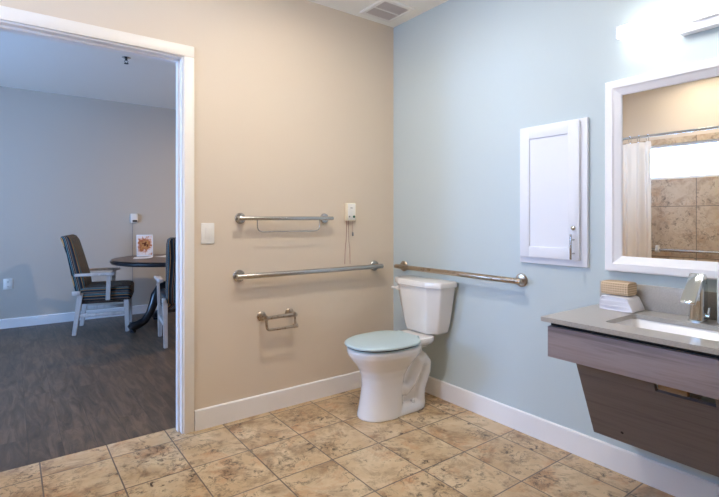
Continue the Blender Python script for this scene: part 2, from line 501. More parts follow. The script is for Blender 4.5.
# skirting boards
BH = .118
def base(name, poly, a, b, axis):
    struct(name, MB().prism(poly, a, b, axis), M_trim, smooth=False)
base('baseboard_back', [(0, 0), (-.013, 0), (-.013, BH - .006), (-.008, BH), (0, BH)], -1.506, 0, 'x')
base('baseboard_right', [(0, 0), (-.013, 0), (-.013, BH - .006), (-.008, BH), (0, BH)], YF, -.013, 'y')
base('baseboard_far', [(FY, 0), (FY - .013, 0), (FY - .013, .1), (FY - .008, .106), (FY, .106)], FX0, FX1, 'x')
base('baseboard_front', [(YF, 0), (YF + .013, 0), (YF + .013, BH), (YF, BH)], XL, -.014, 'x')
base('baseboard_adjoining_left', [(FX0, 0), (FX0 + .013, 0), (FX0 + .013, .1), (FX0, .106)], WT, FY - .014, 'y')

# door casing (trim_1) and jamb with stop (trim_2)
CW = .058
def casing(y0, y1):
    m = MB()
    r = .008
    m.box((DX1 + r, y0, 0), (DX1 + r + CW, y1, DZ + r), .004)
    m.box((DX0 - r - CW, y0, 0), (DX0 - r, y1, DZ + r), .004)
    m.box((DX0 - r - CW, y0, DZ + r), (DX1 + r + CW, y1, DZ + r + CW + .006), .004)
    return m
struct('trim_1', casing(-.016, 0), M_case)
struct('trim_2', casing(WT, WT + .016), M_trim)
m = MB()
m.box((DX1, 0, 0), (DX1 + .02, WT, DZ)).box((DX0 - .02, 0, 0), (DX0, WT, DZ)).box((DX0 - .02, 0, DZ), (DX1 + .02, WT, DZ + .02))
m.box((DX1 - .011, .042, 0), (DX1, .078, DZ)).box((DX0, .042, 0), (DX0 + .011, .078, DZ)).box((DX0, .042, DZ - .011), (DX1, .078, DZ))
struct('trim_3', m, M_trim, smooth=False)

# ---------------------------------------------------------------- grab bars
def wall_bar(name, label, cat, wall, a, b, z, r, off, fr, mat, group=None, over=.035):
    """bar along wall 'A' (y=0, runs in x) or 'B' (x=0, runs in y) between a and b"""
    def P(s, d, h): return Vector((s, -d, h)) if wall == 'A' else Vector((-d, s, h))
    c = P((a + b) / 2, 0, z)
    t = thing(name, label, cat, c, 0, group)
    lo, hi = min(a, b) - over, max(a, b) + over
    MB().cyl(P(lo, off, z), P(hi, off, z), r, seg=28, bevel=r * .35).build('rail', mat, t, world=c)
    for s in (a, b):
        MB().cyl(P(s, .004, z), P(s, off - r * .3, z), r * .8, seg=20).build('post', mat, t, world=c)
    for s in (a, b):
        ax = 'y' if wall == 'A' else 'x'
        MB().lathe([(fr * .96, 0.0005), (fr, -.004), (fr, -.009), (fr * .88, -.014), (r * .8, -.017)], P(s, 0, z), ax).build('flange', mat, t, world=c)
    return t, c
wall_bar('grab_bar', 'long brushed steel grab bar on the beige wall above the toilet paper holder', 'grab bar', 'A', -1.24, -.192, .871, .0165, .06, .038, M_steel)
wall_bar('grab_bar', 'steel grab bar on the blue wall behind the toilet tank', 'grab bar', 'B', -.125, -1.127, .867, .0165, .06, .038, M_nickel)
t, c = wall_bar('towel_bar', 'short steel towel bar with a thin wire loop below, highest rail on the beige wall', 'towel bar', 'A', -1.232, -.628, 1.221, .0125, .062, .034, M_steel)
MB().tube([(-1.145, -.062, 1.215), (-1.145, -.062, 1.138), (-.70, -.062, 1.138), (-.70, -.062, 1.215)], .0035, 10, .04).build('wire_loop', M_steel, t, world=c)

# toilet paper holder, two stacked bars on two flanges
c = Vector((-.99, 0, .605))
t = thing('toilet_paper_holder', 'empty steel toilet paper holder with two short bars on the beige wall', 'toilet paper holder', c)
for x in (-1.093, -.897):
    MB().lathe([(.028, .0005), (.03, -.004), (.03, -.009), (.022, -.016), (.014, -.018)], (x, 0, .608), 'y').build('flange', M_nickel, t, world=c)
    MB().tube([(x, -.01, .608), (x, -.075, .608)], .0125, 14).cyl((x, -.062, .608), (x, -.09, .608), .0155, bevel=.003).build('post', M_nickel, t, world=c)
MB().tube([(-1.102, -.078, .608), (-.888, -.078, .608)], .0115, 14).build('assist_bar', M_nickel, t, world=c)
MB().tube([(-1.093, -.078, .605), (-1.093, -.088, .535), (-.89, -.088, .535)], .009, 12, .025).build('roll_bar', M_nickel, t, world=c)
MB().tube([(-.897, -.078, .605), (-.897, -.088, .547)], .0075, 12).lathe([(.006, -.016), (.013, -.014), (.013, .014), (.006, .016)], (-.897, -.088, .537), 'x', 20).build('latch_arm', M_nickel, t, world=c)

# light switch
c = Vector((-1.43, 0, 1.133))
t = thing('light_switch', 'white rocker light switch on the beige wall beside the doorway', 'light switch', c)
MB().box((-1.469, -.007, 1.072), (-1.391, 0, 1.194), .004).build('cover_plate', M_plastic, t, world=c)
MB().prism([(-.007, 1.1), (-.0095, 1.1), (-.0125, 1.166), (-.007, 1.166)], -1.447, -1.413, 'x', .001).build('rocker', M_plastic, t, world=c)
for z in (1.085, 1.181):
    MB().cyl((-1.43, -.0065, z), (-1.43, -.008, z), .003).build('screw', M_plastic, t, world=c)

# emergency call station with cords
c = Vector((-.415, 0, 1.264))
t = thing('emergency_call_station', 'cream emergency call box with green button and hanging red cords on the beige wall', 'call box', c)
MB().box((-.458, -.034, 1.204), (-.379, 0, 1.33), .006).build('housing', M_cream, t, world=c)
MB().box((-.449, -.0355, 1.211), (-.387, -.033, 1.324), .001).build('face_panel', M_plastic, t, world=c)
MB().cyl((-.400, -.034, 1.233), (-.400, -.041, 1.233), .0085, bevel=.002).build('push_button', M_green, t, world=c)
MB().cyl((-.438, -.034, 1.233), (-.438, -.038, 1.233), .0055, bevel=.001).build('indicator', M_greycord, t, world=c)
MB().box((-.43, -.0362, 1.292), (-.41, -.035, 1.297)).build('logo_strip', M_greycord, t, world=c)
MB().tube([(-.452, -.02, 1.206), (-.453, -.02, 1.13), (-.456, -.02, 1.06), (-.462, -.02, 1.03), (-.466, -.02, .95), (-.468, -.02, .90)], .0018, 8).build('pull_cord', M_cord, t, world=c)
MB().tube([(-.435, -.02, 1.206), (-.434, -.02, 1.12), (-.433, -.02, 1.06), (-.424, -.02, 1.01), (-.422, -.02, .90)], .0016, 8).build('pull_cord', M_cord, t, world=c)
MB().tube([(-.398, -.02, 1.206), (-.398, -.02, 1.12)], .0012, 8).build('pull_cord', M_cord, t, world=c)
MB().lathe([(.002, 1.125), (.0055, 1.117), (.0065, 1.1), (.003, 1.095)], (-.398, -.02, 0), 'z', 16).build('cord_pull', M_greycord, t, world=c)

# ---------------------------------------------------------------- toilet
ty = -.45
toilet = thing('toilet', 'white two-piece toilet with closed pale aqua seat lid in the room corner', 'toilet', (0, ty, 0))
def egg(z, xf, xb, hw, n=2.25, nb=2.8, seg=48):
    """outline from xb (near wall) to xf (front, more negative), half width hw"""
    xc = xb + (xf - xb) * .42
    pts = []
    for k in range(seg):
        a = 2 * PI * k / seg
        ca, sa = math.cos(a), math.sin(a)
        front = ca < 0
        e = 2 / (n if front else nb)
        rx = abs(xf - xc) if front else abs(xb - xc)
        pts.append(Vector((xc + math.copysign(abs(ca) ** e, ca) * rx, math.copysign(abs(sa) ** e, sa) * hw, z)))
    return pts
b = MB()
# pedestal column and bowl
b.loft([egg(z, -f, -k, w, 2.2, 2.6) for z, f, k, w in (
    (.0, .652, .36, .122), (.015, .650, .36, .121), (.06, .640, .36, .116), (.12, .628, .36, .111), (.19, .618, .35, .108), (.245, .62, .34, .112),
    (.29, .635, .31, .125), (.33, .664, .28, .150), (.36, .690, .25, .170), (.385, .708, .235, .184), (.412, .716, .23, .190), (.426, .712, .235, .187))])
# rear deck under the tank
b.loft([egg(z, -f, -.10, w, 2.6, 2.4) for z, f, w in ((.375, .30, .06), (.395, .33, .09), (.41, .34, .12), (.43, .34, .135), (.455, .33, .135))])
# foot plate running to the wall side
b.loft([egg(z, -.60, -.165, w, 3, 3.2) for z, w in ((0, .118), (.02, .116), (.045, .105), (.06, .085))])
# central web
b.box((-.52, -.066, .02), (-.215, .066, .38), .02)
b.box((-.30, -.05, .30), (-.17, .05, .42), .02)
# trapway swelling, both sides
for s in (-1, 1):
    b.tube([(-.43, s * .03, .20), (-.40, s * .048, .16), (-.35, s * .054, .145), (-.30, s * .054, .18), (-.255, s * .054, .245), (-.225, s * .054, .295), (-.185, s * .052, .305), (-.158, s * .05, .275), (-.162, s * .05, .225), (-.19, s * .05, .17), (-.215, s * .05, .12), (-.22, s * .05, .06), (-.215, s * .045, .02)],
           .04, 16, radii=[.045, .05, .05, .047, .046, .046, .045, .043, .042, .042, .043, .045, .05])
body = b.build('bowl_body', M_porc, toilet)
rm = body.modifiers.new('fuse', 'REMESH'); rm.mode = 'VOXEL'; rm.voxel_size = .0055; rm.use_smooth_shade = True
sm = body.modifiers.new('soften', 'SMOOTH'); sm.factor = .5; sm.iterations = 7
dg = bpy.context.evaluated_depsgraph_get()
me2 = bpy.data.meshes.new_from_object(body.evaluated_get(dg))
body.modifiers.clear(); body.data = me2
for p in me2.polygons: p.use_smooth = True
if not me2.materials: me2.materials.append(M_porc)
# bolt cap on the foot
m = MB()
m.lathe([(.014, .05), (.014, .062), (.009, .072), (.002, .074)], (-.30, -.085, 0), 'z', 20)
m.build('bolt_cap', M_porc, toilet)
# seat ring, lid and hinge
m = MB().loft([egg(z, -f, -.262, w, 2.2, 3) for z, f, w in ((.427, .706, .180), (.429, .712, .186), (.435, .712, .186), (.437, .708, .182))])
m.build('seat_ring', M_seat, toilet)
MB().loft([egg(z, -f, -.27, w, 2.2, 3) for z, f, w in ((.4372, .716, .189), (.4435, .717, .190))]).build('seat_gap_shade', M_gap, toilet)  # dark layer stands in for the shade between lid and bowl
m = MB().loft([egg(z, -f, -.258, w, 2.2, 3) for z, f, w in ((.444, .718, .190), (.446, .727, .197), (.455, .729, .198), (.461, .724, .193), (.4645, .704, .178), (.467, .62, .124), (.468, .52, .05))])
m.build('seat_lid', M_seat, toilet)
for s in (-1, 1):
    MB().cyl((-.262, s * .075 - .02, .458), (-.262, s * .075 + .02, .458), .012, bevel=.003).box((-.274, s * .075 - .018, .452), (-.25, s * .075 + .018, .458), .003).build('hinge', M_seat, toilet)
# tank and lid: chamfered front corners
def tankring(z, back, front, hw, ch, ccx, r=.012):
    y = hw + .005; t0 = .014
    poly = [(back, t0 - y), (front + ccx, t0 - y), (front, t0 - y + ch), (front, t0 + y - ch), (front + ccx, t0 + y), (back, t0 + y)]
    out = []
    n = len(poly)
    for i in range(n):
        p = Vector(poly[i]); a = Vector(poly[i - 1]); c = Vector(poly[(i + 1) % n])
        da = (a - p).normalized(); dc = (c - p).normalized()
        for k in range(5):
            tt = k / 4
            q = (p + da * r) * (1 - tt) ** 2 + p * 2 * tt * (1 - tt) + (p + dc * r) * tt * tt
            out.append(Vector((q.x, q.y, z)))
    return out
tb = MB().loft([tankring(z, -.028, -f, w, w * .42, .05) for z, f, w in
                ((.456, .155, .120), (.464, .172, .142), (.478, .180, .152), (.53, .188, .166), (.62, .196, .184), (.70, .203, .198), (.764, .208, .208), (.770, .207, .207))])
tb.build('tank', M_porc, toilet)
MB().loft([tankring(z, -b_, -f, w, w * .42, .05) for z, b_, f, w in ((.771, .022, .214, .212), (.774, .018, .220, .219), (.800, .018, .221, .220), (.808, .021, .217, .216), (.812, .03, .207, .205))]).build('tank_lid', M_porc, toilet)
lv = MB()
lv.lathe([(.012, -.212), (.015, -.200), (.015, -.17)], (0, .172, .742), 'x', 20)
lv.tube([(-.210, .172, .742), (-.214, .19, .742), (-.210, .213, .740)], .007, 10, radii=[.008, .009, .011], flat=1.0)
lv.build('flush_lever', M_porc, toilet)

# ---------------------------------------------------------------- wall cabinet
cab = thing('medicine_cabinet', 'white shaker wall cabinet with one door on the blue wall left of the mirror', 'cabinet', (0, -1.31, .972))
c = (0, -1.31, .972)
cy0, cy1, cz0, cz1 = -1.518, -1.126, .972, 1.732
MB().box((-.02, cy0, cz0), (0, cy1, cz1), .003).build('face_frame', M_white, cab, world=c)
d0, d1, e0, e1 = cy0 + .034, cy1 - .012, cz0 + .034, cz1 - .012
m = MB()
st = .06; xd0, xd1 = -.038, -.0205
m.box((xd0, d0, e0), (xd1, d0 + st, e1), .0025).box((xd0, d1 - st, e0), (xd1, d1, e1), .0025)
m.box((xd0, d0 + st - .002, e0), (xd1, d1 - st + .002, e0 + st), .0025).box((xd0, d0 + st - .002, e1 - st), (xd1, d1 - st + .002, e1), .0025)
m.box((-.03, d0 + st - .005, e0 + st - .005), (-.023, d1 - st + .005, e1 - st + .005))
dr = m.build('door', M_white, cab, world=c)
h = MB()
hy_ = d0 + .026
h.tube([(-.037, hy_, e0 + .035), (-.068, hy_, e0 + .035)], .004, 12).tube([(-.037, hy_, e0 + .105), (-.068, hy_, e0 + .105)], .004, 12)
h.cyl((-.07, hy_, e0 + .005), (-.07, hy_, e0 + .135), .0055, bevel=.001)
h.build('handle', M_steel, dr, world=c)
MB().lathe([(.012, -.038), (.012, -.046), (.009, -.049), (.004, -.05)], (0, hy_ + .002, e0 + .165), 'x', 20).box((-.051, hy_ + .0, e0 + .158), (-.049, hy_ + .004, e0 + .172)).build('lock', M_chrome, dr, world=c)

# ---------------------------------------------------------------- mirror
c = Vector((0, -2.03, .968))
my0, my1, mz0, mz1 = -2.462, -1.610, .968, 1.880
mir = thing('mirror', 'rectangular wall mirror in a white frame hanging over the sink', 'mirror', c)
prof = [(0, 0), (0, -.030), (.006, -.034), (.036, -.034), (.042, -.028), (.070, -.014), (.072, -.010), (.072, 0)]   # (inset, x)
rings = []
for ins, x in prof:
    rings.append([Vector((x, my0 + ins, mz0 + ins)), Vector((x, my1 - ins, mz0 + ins)), Vector((x, my1 - ins, mz1 - ins)), Vector((x, my0 + ins, mz1 - ins))])
rings.append([v.copy() for v in rings[0]])
m = MB().loft(rings, caps=False)
bmesh.ops.remove_doubles(m.bm, verts=m.bm.verts[:], dist=1e-6)
m.build('frame', M_frame, mir, smooth=False, world=c)
MB().box((-.008, my0 + .069, mz0 + .069), (-.003, my1 - .069, mz1 - .069)).build('mirror_glass', M_mirror, mir, smooth=False, world=c)

# ---------------------------------------------------------------- vanity
c = Vector((0, -2.03, 0))
vy0, vy1 = -2.48, -1.58
van = thing('vanity_cabinet', 'wall-hung grey wood vanity with a sloping pipe panel under the counter', 'vanity', c)
MB().box((-.508, vy0 + .015, .630), (-.488, vy1 - .02, .760), .0015).build('apron', M_lam, van, world=c)
for y in (vy1 - .04, vy0 + .015):
    MB().box((-.488, y, .630), (-.002, y + .02, .760)).build('side_panel', M_lam, van, world=c)
MB().box((-.490, vy0 + .02, .7605), (-.475, vy1 - .025, .7805)).build('shadow_gap_strip', M_dark, van, smooth=False, world=c)  # dark strip painted as the shadow gap below the worktop
# sloping removable panel with a notch in its top edge
a0 = Vector((-.415, 0, .628)); a1 = Vector((-.250, 0, .262))
dv = (a1 - a0); ln_ = dv.length; dv.normalize(); nn = Vector((-dv.z, 0, dv.x))
if nn.x > 0: nn = -nn
py1, py0 = -1.668, vy0 + .085
m = MB()
def slab(ya, yb, s0, s1):
    q = [a0 + dv * s0, a0 + dv * s1, a0 + dv * s1 - nn * .018, a0 + dv * s0 - nn * .018]
    m.prism([(v.x, v.z) for v in q], ya, yb, 'y')
ny0, ny1 = -2.165, -1.972
slab(py0, ny0, 0, ln_); slab(ny0, ny1, .072, ln_); slab(ny1, py1, 0, ln_)
m.build('pipe_panel', M_lam_shaded, van, smooth=False, world=c)
q = a0 + dv * (ln_ - .055) + Vector((0, -1.80, 0))
MB().cyl(q + nn * .0005, q + nn * .0015, .006).build('screw_hole', M_dark, van, world=c)
MB().box((-.372, ny1 - .10, .560), (-.345, ny1 - .003, .597), .002).build('cleat', M_tanwood, van, world=c)
for y in (py0 + .03, py1 - .05):
    MB().prism([(-.38, .60), (-.005, .60), (-.005, .29), (-.245, .29)], y, y + .02, 'y').build('bracket', M_lam_shaded, van, smooth=False, world=c)
MB().tube([(-.27, -2.03, .69), (-.27, -2.03, .50), (-.22, -2.03, .45), (-.17, -2.03, .50), (-.12, -2.03, .56), (-.005, -2.03, .56)], .02, 14, .03).build('drain_pipe', M_plastic, van, world=c)

# worktop with a rectangular cut-out, splashback, basin
ct = thing('worktop', 'taupe stone worktop with upstand on the grey vanity', 'worktop', (0, -2.03, .78)); c = Vector((0, -2.03, .78))
sx0, sx1, sy0, sy1 = -.412, -.148, -2.268, -1.792
def rrect(x0, x1, y0, y1, r, z, seg=6):
    pts = []
    for cx_, cy_, a0_ in ((x1 - r, y1 - r, 0), (x0 + r, y1 - r, 90), (x0 + r, y0 + r, 180), (x1 - r, y0 + r, 270)):
        for k in range(seg + 1):
            a = R(a0_ + 90 * k / seg)
            pts.append(Vector((cx_ + r * math.cos(a), cy_ + r * math.sin(a), z)))
    return pts
ox0, ox1, oy0, oy1 = -.53, -.001, vy0, vy1
m = MB()
bm = m.bm
outer = rrect(ox0, ox1, oy0, oy1, .004, 0); inner = rrect(sx0, sx1, sy0, sy1, .02, 0)
def ringv(pts, z): return [bm.verts.new((p.x, p.y, z)) for p in pts]
zt, zb = .800, .781
lo_o, hi_o, lo_i, hi_i = ringv(outer, zb), ringv(outer, zt), ringv(inner, zb), ringv(inner, zt)
n = len(outer)
for i in range(n):
    j = (i + 1) % n
    bm.faces.new((lo_o[i], lo_o[j], hi_o[j], hi_o[i])); bm.faces.new((hi_i[i], hi_i[j], lo_i[j], lo_i[i]))
    bm.faces.new((hi_o[i], hi_o[j], hi_i[j], hi_i[i])); bm.faces.new((lo_i[i], lo_i[j], lo_o[j], lo_o[i]))
m.build('slab', M_stone, ct, smooth=False, world=c)
MB().box((-.021, vy0, .8005), (-.001, vy1, .914), .002).build('upstand', M_stone, ct, world=c)
snk = thing('sink_basin', 'white rectangular undermount basin set into the taupe worktop', 'sink', (0, -2.03, .65)); c2 = Vector((0, -2.03, .65))
rings = []
for ins, z in ((-.018, .7805), (-.004, .7795), (.002, .77), (.012, .70), (.03, .675), (.07, .667)):
    rings.append(rrect(sx0 + ins, sx1 - ins, sy0 + ins, sy1 - ins, .03, z))
outr = []
for ins, z in ((.07, .658), (.02, .664), (.0, .69), (-.006, .765), (-.018, .772)):
    outr.append(rrect(sx0 + ins, sx1 - ins, sy0 + ins, sy1 - ins, .03, z))
m = MB(); m.loft(list(reversed(rings)), caps=False)
# cap the bottom inside, then outer skin
bmesh.ops.contextual_create(m.bm, geom=[e for e in m.bm.edges if e.is_boundary and abs(e.verts[0].co.z - .667) < 1e-5])
m.loft(outr, caps=False)
bmesh.ops.contextual_create(m.bm, geom=[e for e in m.bm.edges if e.is_boundary and abs(e.verts[0].co.z - .658) < 1e-5])
m.build('bowl', M_basin, snk, world=c2)
MB().lathe([(.024, .667), (.024, .6695), (.016, .6705), (.004, .6695)], (-.27, -2.03, 0), 'z', 24).build('drain', M_chrome, snk, world=c2)

# faucet: leaning body with a broad flat spout and a side lever
c = Vector((-.085, -2.016, .80))
fa = thing('faucet', 'chrome single-hole faucet with a broad flat spout behind the basin', 'faucet', c)
def rr2(x0, x1, y0, y1, r, z):
    return rrect(x0, x1, y0, y1, r, z, 4)
fc = -2.016
m = MB()
m.loft([rr2(-.125 + dx0, -.062 + dx1, fc - w, fc + w, .012, z) for z, dx0, dx1, w in
        ((.8005, 0, .0, .029), (.806, 0, .0, .029), (.808, .003, -.001, .026), (.86, .008, .010, .025), (.92, .012, .016, .024), (.955, .008, .014, .024), (.978, .008, .004, .023))])
m.build('body', M_chrome, fa, world=c)
sp_ = [(-.066, .975), (-.082, .994), (-.104, .996), (-.205, .893), (-.208, .883), (-.199, .878), (-.100, .962), (-.073, .950)]
MB().prism(sp_, fc - .026, fc + .026, 'y', .004).build('spout', M_chrome, fa, world=c)
m = MB()
m.lathe([(.006, -.042), (.010, -.040), (.010, -.02), (.008, -.018)], (-.088, fc, .825), 'y', 18)
m.tube([(-.088, fc - .034, .83), (-.098, fc - .042, .862)], .0045, 10, radii=[.006, .0045])
m.build('lever', M_chrome, fa, world=c)

# soap pump bottle at the right edge of the view
c = Vector((-.075, -2.112, .80))
so = thing('soap_dispenser', 'white soap bottle with grey pump beside the faucet', 'soap dispenser', c)
MB().lathe([(.031, .8005), (.034, .806), (.035, .955), (.034, .98), (.025, 1.0), (.014, 1.008)], (c.x, c.y, 0)).build('bottle', M_white, so, world=c)
m = MB()
m.lathe([(.014, 1.006), (.017, 1.01), (.017, 1.03), (.012, 1.036), (.007, 1.04), (.007, 1.055), (.022, 1.058), (.027, 1.07), (.022, 1.086), (.006, 1.09)], (c.x, c.y, 0), 'z', 24)
m.tube([(c.x, c.y, 1.072), (c.x - .055, c.y, 1.072), (c.x - .06, c.y, 1.062)], .007, 10)
m.build('pump', M_greycord, so, world=c)

# towels: folded white one with a rolled tan one on top
c = Vector((-.08, -1.72, .80))
tw = thing('hand_towel', 'folded white terry towel on the taupe worktop beneath the tan washcloth', 'towel', c)
poly = [(-1.645, .802), (-1.642, .825), (-1.645, .850), (-1.655, .8645), (-1.70, .866), (-1.755, .865), (-1.768, .858), (-1.780, .835), (-1.790, .812), (-1.792, .803), (-1.76, .8005), (-1.68, .8005)]
def dens(poly, k=3):
    out = []
    for a, b in zip(poly, poly[1:] + poly[:1]):
        for q in range(k): out.append((a[0] + (b[0] - a[0]) * q / k, a[1] + (b[1] - a[1]) * q / k))
    return out
pp = dens(poly); my_, mz_ = -1.718, .832
m = MB(); rings = []
for x, f in ((-.150, .90), (-.156, .955), (-.153, .99), (-.13, 1.0), (-.09, 1.0), (-.05, 1.0), (-.032, .98), (-.028, .93)):
    rings.append([Vector((x + .0012 * math.sin(z * 900), my_ + (y - my_) * f, max(.8005, mz_ + (z - mz_) * f + .0008 * math.sin(y * 150 + x * 90)))) for y, z in pp])
m.loft(rings)
m.build('folded_cloth', M_towel, tw, world=c, angle=60)
for zf in (.823, .8445):
    MB().tube([(-.1545, -1.648, zf), (-.157, -1.70, zf + .001), (-.1545, -1.775 + (zf - .823) * .3, zf)], .0016, 8).build('fold_edge', M_towel, tw, world=c)
c = Vector((-.085, -1.70, .868))
tr_ = thing('washcloth', 'tan waffle-weave washcloth folded on top of the folded white towel', 'washcloth', c)
m = MB()
rings = []
for i in range(13):
    t_ = i / 12
    y = -1.760 + t_ * .118
    s = 1.0 - .06 * abs(t_ - .5) ** 2 * 4
    ring = []
    for q in range(28):
        a = 2 * PI * q / 28
        ca, sa = math.cos(a), math.sin(a)
        ring.append(Vector((-.087 + math.copysign(abs(ca) ** .5, ca) * .05 * s, y, .8985 + math.copysign(abs(sa) ** .5, sa) * .0325 * s)))
    rings.append(ring)
m.loft(rings)
m.build('folded_cloth', M_waffle, tr_, world=c)
# vanity lamp
c = Vector((0, -2.03, 2.06))
vl = thing('vanity_light', 'white horizontal light bar high on the blue wall', 'wall lamp', c)
MB().box((-.045, -2.16, 2.012), (0, -1.93, 2.052), .006).build('wall_plate', M_white, vl, world=c)
MB().box((-.095, -2.10, 2.046), (-.02, -1.98, 2.062), .003).build('arm', M_white, vl, world=c)
MB().box((-.128, -2.365, 2.044), (-.070, -1.712, 2.098), .012, 3).build('diffuser', M_lamp, vl, world=c)
for y in (-2.37, -1.712):
    MB().box((-.129, y, 2.043), (-.069, y + .005, 2.099), .002).build('end_cap', M_white, vl, world=c)

# ---------------------------------------------------------------- ceiling fittings
c = Vector((-.235, -.215, H))
vt = thing('ceiling_vent', 'square white louvred exhaust vent in the ceiling corner', 'vent', c)
m = MB()
v0, v1, u0, u1 = -.375, -.095, -.345, -.065
prof = [(0, 0), (0, -.006), (.006, -.011), (.028, -.012), (.034, -.006), (.034, 0)]
rings = [[Vector((v0 + i, u0 + i, H + z)), Vector((v1 - i, u0 + i, H + z)), Vector((v1 - i, u1 - i, H + z)), Vector((v0 + i, u1 - i, H + z))] for i, z in prof]
m.loft(rings, caps=False)
m.box((v0 + .03, (u0 + u1) / 2 - .006, H - .011), (v1 - .03, (u0 + u1) / 2 + .006, H - .002))
m.build('frame', M_plastic, vt, smooth=False, world=c)
MB().box((v0 + .03, u0 + .03, H - .003), (v1 - .03, u1 - .03, H - .0005)).build('backing', plain('grey_vent_backing', (165, 156, 150), .8, noise=.1), vt, smooth=False, world=c)
m = MB()
for i in range(16):
    x = v0 + .042 + i * (v1 - v0 - .084) / 15
    m.box((x - .003, u0 + .032, H - .009), (x + .003, u1 - .032, H - .003))
for i in range(17):
    y = u0 + .042 + i * (u1 - u0 - .084) / 16
    m.box((v0 + .032, y - .0025, H - .0085), (v1 - .032, y + .0025, H - .004))
m.build('grille', plain('vent_grille', (206, 196, 190), .5, noise=.03), vt, smooth=False, world=c)

def downlight(x, y, mat, label, k=1.0):
    t = thing('downlight', label, 'ceiling lamp', (x, y, H), 0)
    MB().lathe([(.10 * k, 0), (.10 * k, -.004), (.094 * k, -.008), (.082 * k, -.006), (.080 * k, -.002)], (0, 0, 0), 'z', 40).build('trim_ring', M_white, t)
    MB().lathe([(.079 * k, -.001), (.079 * k, -.004), (.06 * k, -.006), (.001, -.0065)], (0, 0, 0), 'z', 40).build('lens', mat, t)
downlight(-1.1, -.98, M_can, 'small round ceiling downlight above the beige wall grab bars', .5)
t = thing('fill_dome_light', 'unseen ceiling lamp, dome-shaped to brighten the bathroom ceiling and upper walls', 'ceiling lamp', (-1.6, -1.5, H), 0)  # out of view; dome form chosen to throw light onto ceiling and upper walls
MB().lathe([(.165, 0), (.165, -.012), (.158, -.018), (.1, -.018)], (0, 0, 0), 'z', 48).build('base_plate', M_white, t)
MB().lathe([(.152, -.0185), (.155, -.04), (.148, -.07), (.125, -.095), (.08, -.112), (.03, -.119), (.001, -.12)], (0, 0, 0), 'z', 48).build('diffuser', M_can3, t)
downlight(.45, 1.7, M_can4, 'round ceiling downlight in the adjoining room', .5)
downlight(-3.12, -.95, M_can2, 'round ceiling downlight over the tiled shower')

# sprinkler head in the adjoining room
c = Vector((-1.51, 1.95, H))
sk = thing('fire_sprinkler', 'small dark sprinkler head on the ceiling of the adjoining room', 'sprinkler', c)
MB().lathe([(.038, 0), (.038, -.003), (.022, -.01), (.018, -.012)], (0, 0, 0), 'z', 28).build('escutcheon', M_chrome, sk)
m = MB().cyl((0, 0, -.01), (0, 0, -.028), .01)
for s in (-1, 1): m.tube([(s * .008, 0, -.026), (s * .016, 0, -.036), (s * .004, 0, -.052)], .0025, 8)
m.build('frame_arms', M_gap, sk)
MB().lathe([(.003, -.05), (.02, -.053), (.02, -.056), (.004, -.056)], (0, 0, 0), 'z', 20).build('deflector', M_gap, sk)

# ---------------------------------------------------------------- shower (seen in the mirror)
c = Vector((-2.75, -.85, 2.04))
rod = thing('curtain_rod', 'chrome shower curtain rod seen in the mirror', 'curtain rod', c)
MB().cyl((-2.75, -1.70, 2.04), (-2.75, 0, 2.04), .0125).build('rail', M_chrome, rod, world=c)
for y, d in ((0, -1), (-1.70, 1)):
    MB().lathe([(.034, 0), (.034, d * .008), (.02, d * .02), (.014, d * .022)], (-2.75, y, 2.04), 'y', 28).build('flange', M_chrome, rod, world=c)
cur = thing('shower_curtain', 'cream cloth shower curtain drawn to one side, reflected in the mirror', 'curtain', (-2.75, -.4, .08)); c = Vector((-2.75, -.4, .08))
m = MB(); bm = m.bm
ny, nz_ = 150, 24
ya, yb, za, zb_ = -.715, -.06, .08, 1.985
grid = []
for j in range(nz_ + 1):
    row = []
    tz = j / nz_
    for i in range(ny + 1):
        ty_ = i / ny
        amp = .042 * (.7 + .3 * math.sin(ty_ * 17)) * (1 - .35 * tz)
        x = -2.75 + amp * math.sin(ty_ * 2 * PI * 7 + .5 * math.sin(ty_ * 9) + .3 * math.sin(tz * 3)) + .006 * math.sin(ty_ * 70 + tz * 4)
        y = ya + (yb - ya) * ty_ - .02 * (1 - tz) * (1 - ty_)
        row.append(bm.verts.new((x, y, za + (zb_ - za) * tz)))
    grid.append(row)
for j in range(nz_):
    for i in range(ny):
        bm.faces.new((grid[j][i], grid[j][i + 1], grid[j + 1][i + 1], grid[j + 1][i]))
o = m.build('cloth', M_curtain, cur, world=c, angle=80)
so_ = o.modifiers.new('thickness', 'SOLIDIFY'); so_.thickness = .0012
for i in range(8):
    y = ya + .03 + i * .083
    rings = MB()
    pts = [(-2.75, y + .002 * math.sin(k), 2.012 + 0.0) for k in range(1)]
    ring = [Vector((-2.75 + .028 * math.sin(2 * PI * k / 20), y, 2.022 + .036 * math.cos(2 * PI * k / 20))) for k in range(21)]
    rings.tube(ring, .0022, 8, caps=False)
    rings.build('curtain_ring', M_chrome, cur, world=c)
t, c = wall_bar('grab_bar', 'steel grab bar on the tiled shower wall, reflected low in the mirror', 'grab bar', 'B', -1.45, -.2, .875, .0165, .06, .041, M_steel)
t.location.x = XL; t.rotation_euler.z = PI; t.location.y = -.825
# small white handheld shower holder on that bar
c = Vector((XL + .06, -.53, .885))
hs_ = thing('shower_head_holder', 'small white clip on the shower grab bar, reflected in the mirror', 'clip', c)
MB().lathe([(.0175, -.02), (.026, -.018), (.026, .018), (.0175, .02)], (XL + .06, -.53, .875), 'y', 20).build('clip_body', M_plastic, hs_, world=c)
MB().box((XL + .05, -.545, .897), (XL + .085, -.515, .925), .005).build('cradle', M_plastic, hs_, world=c)

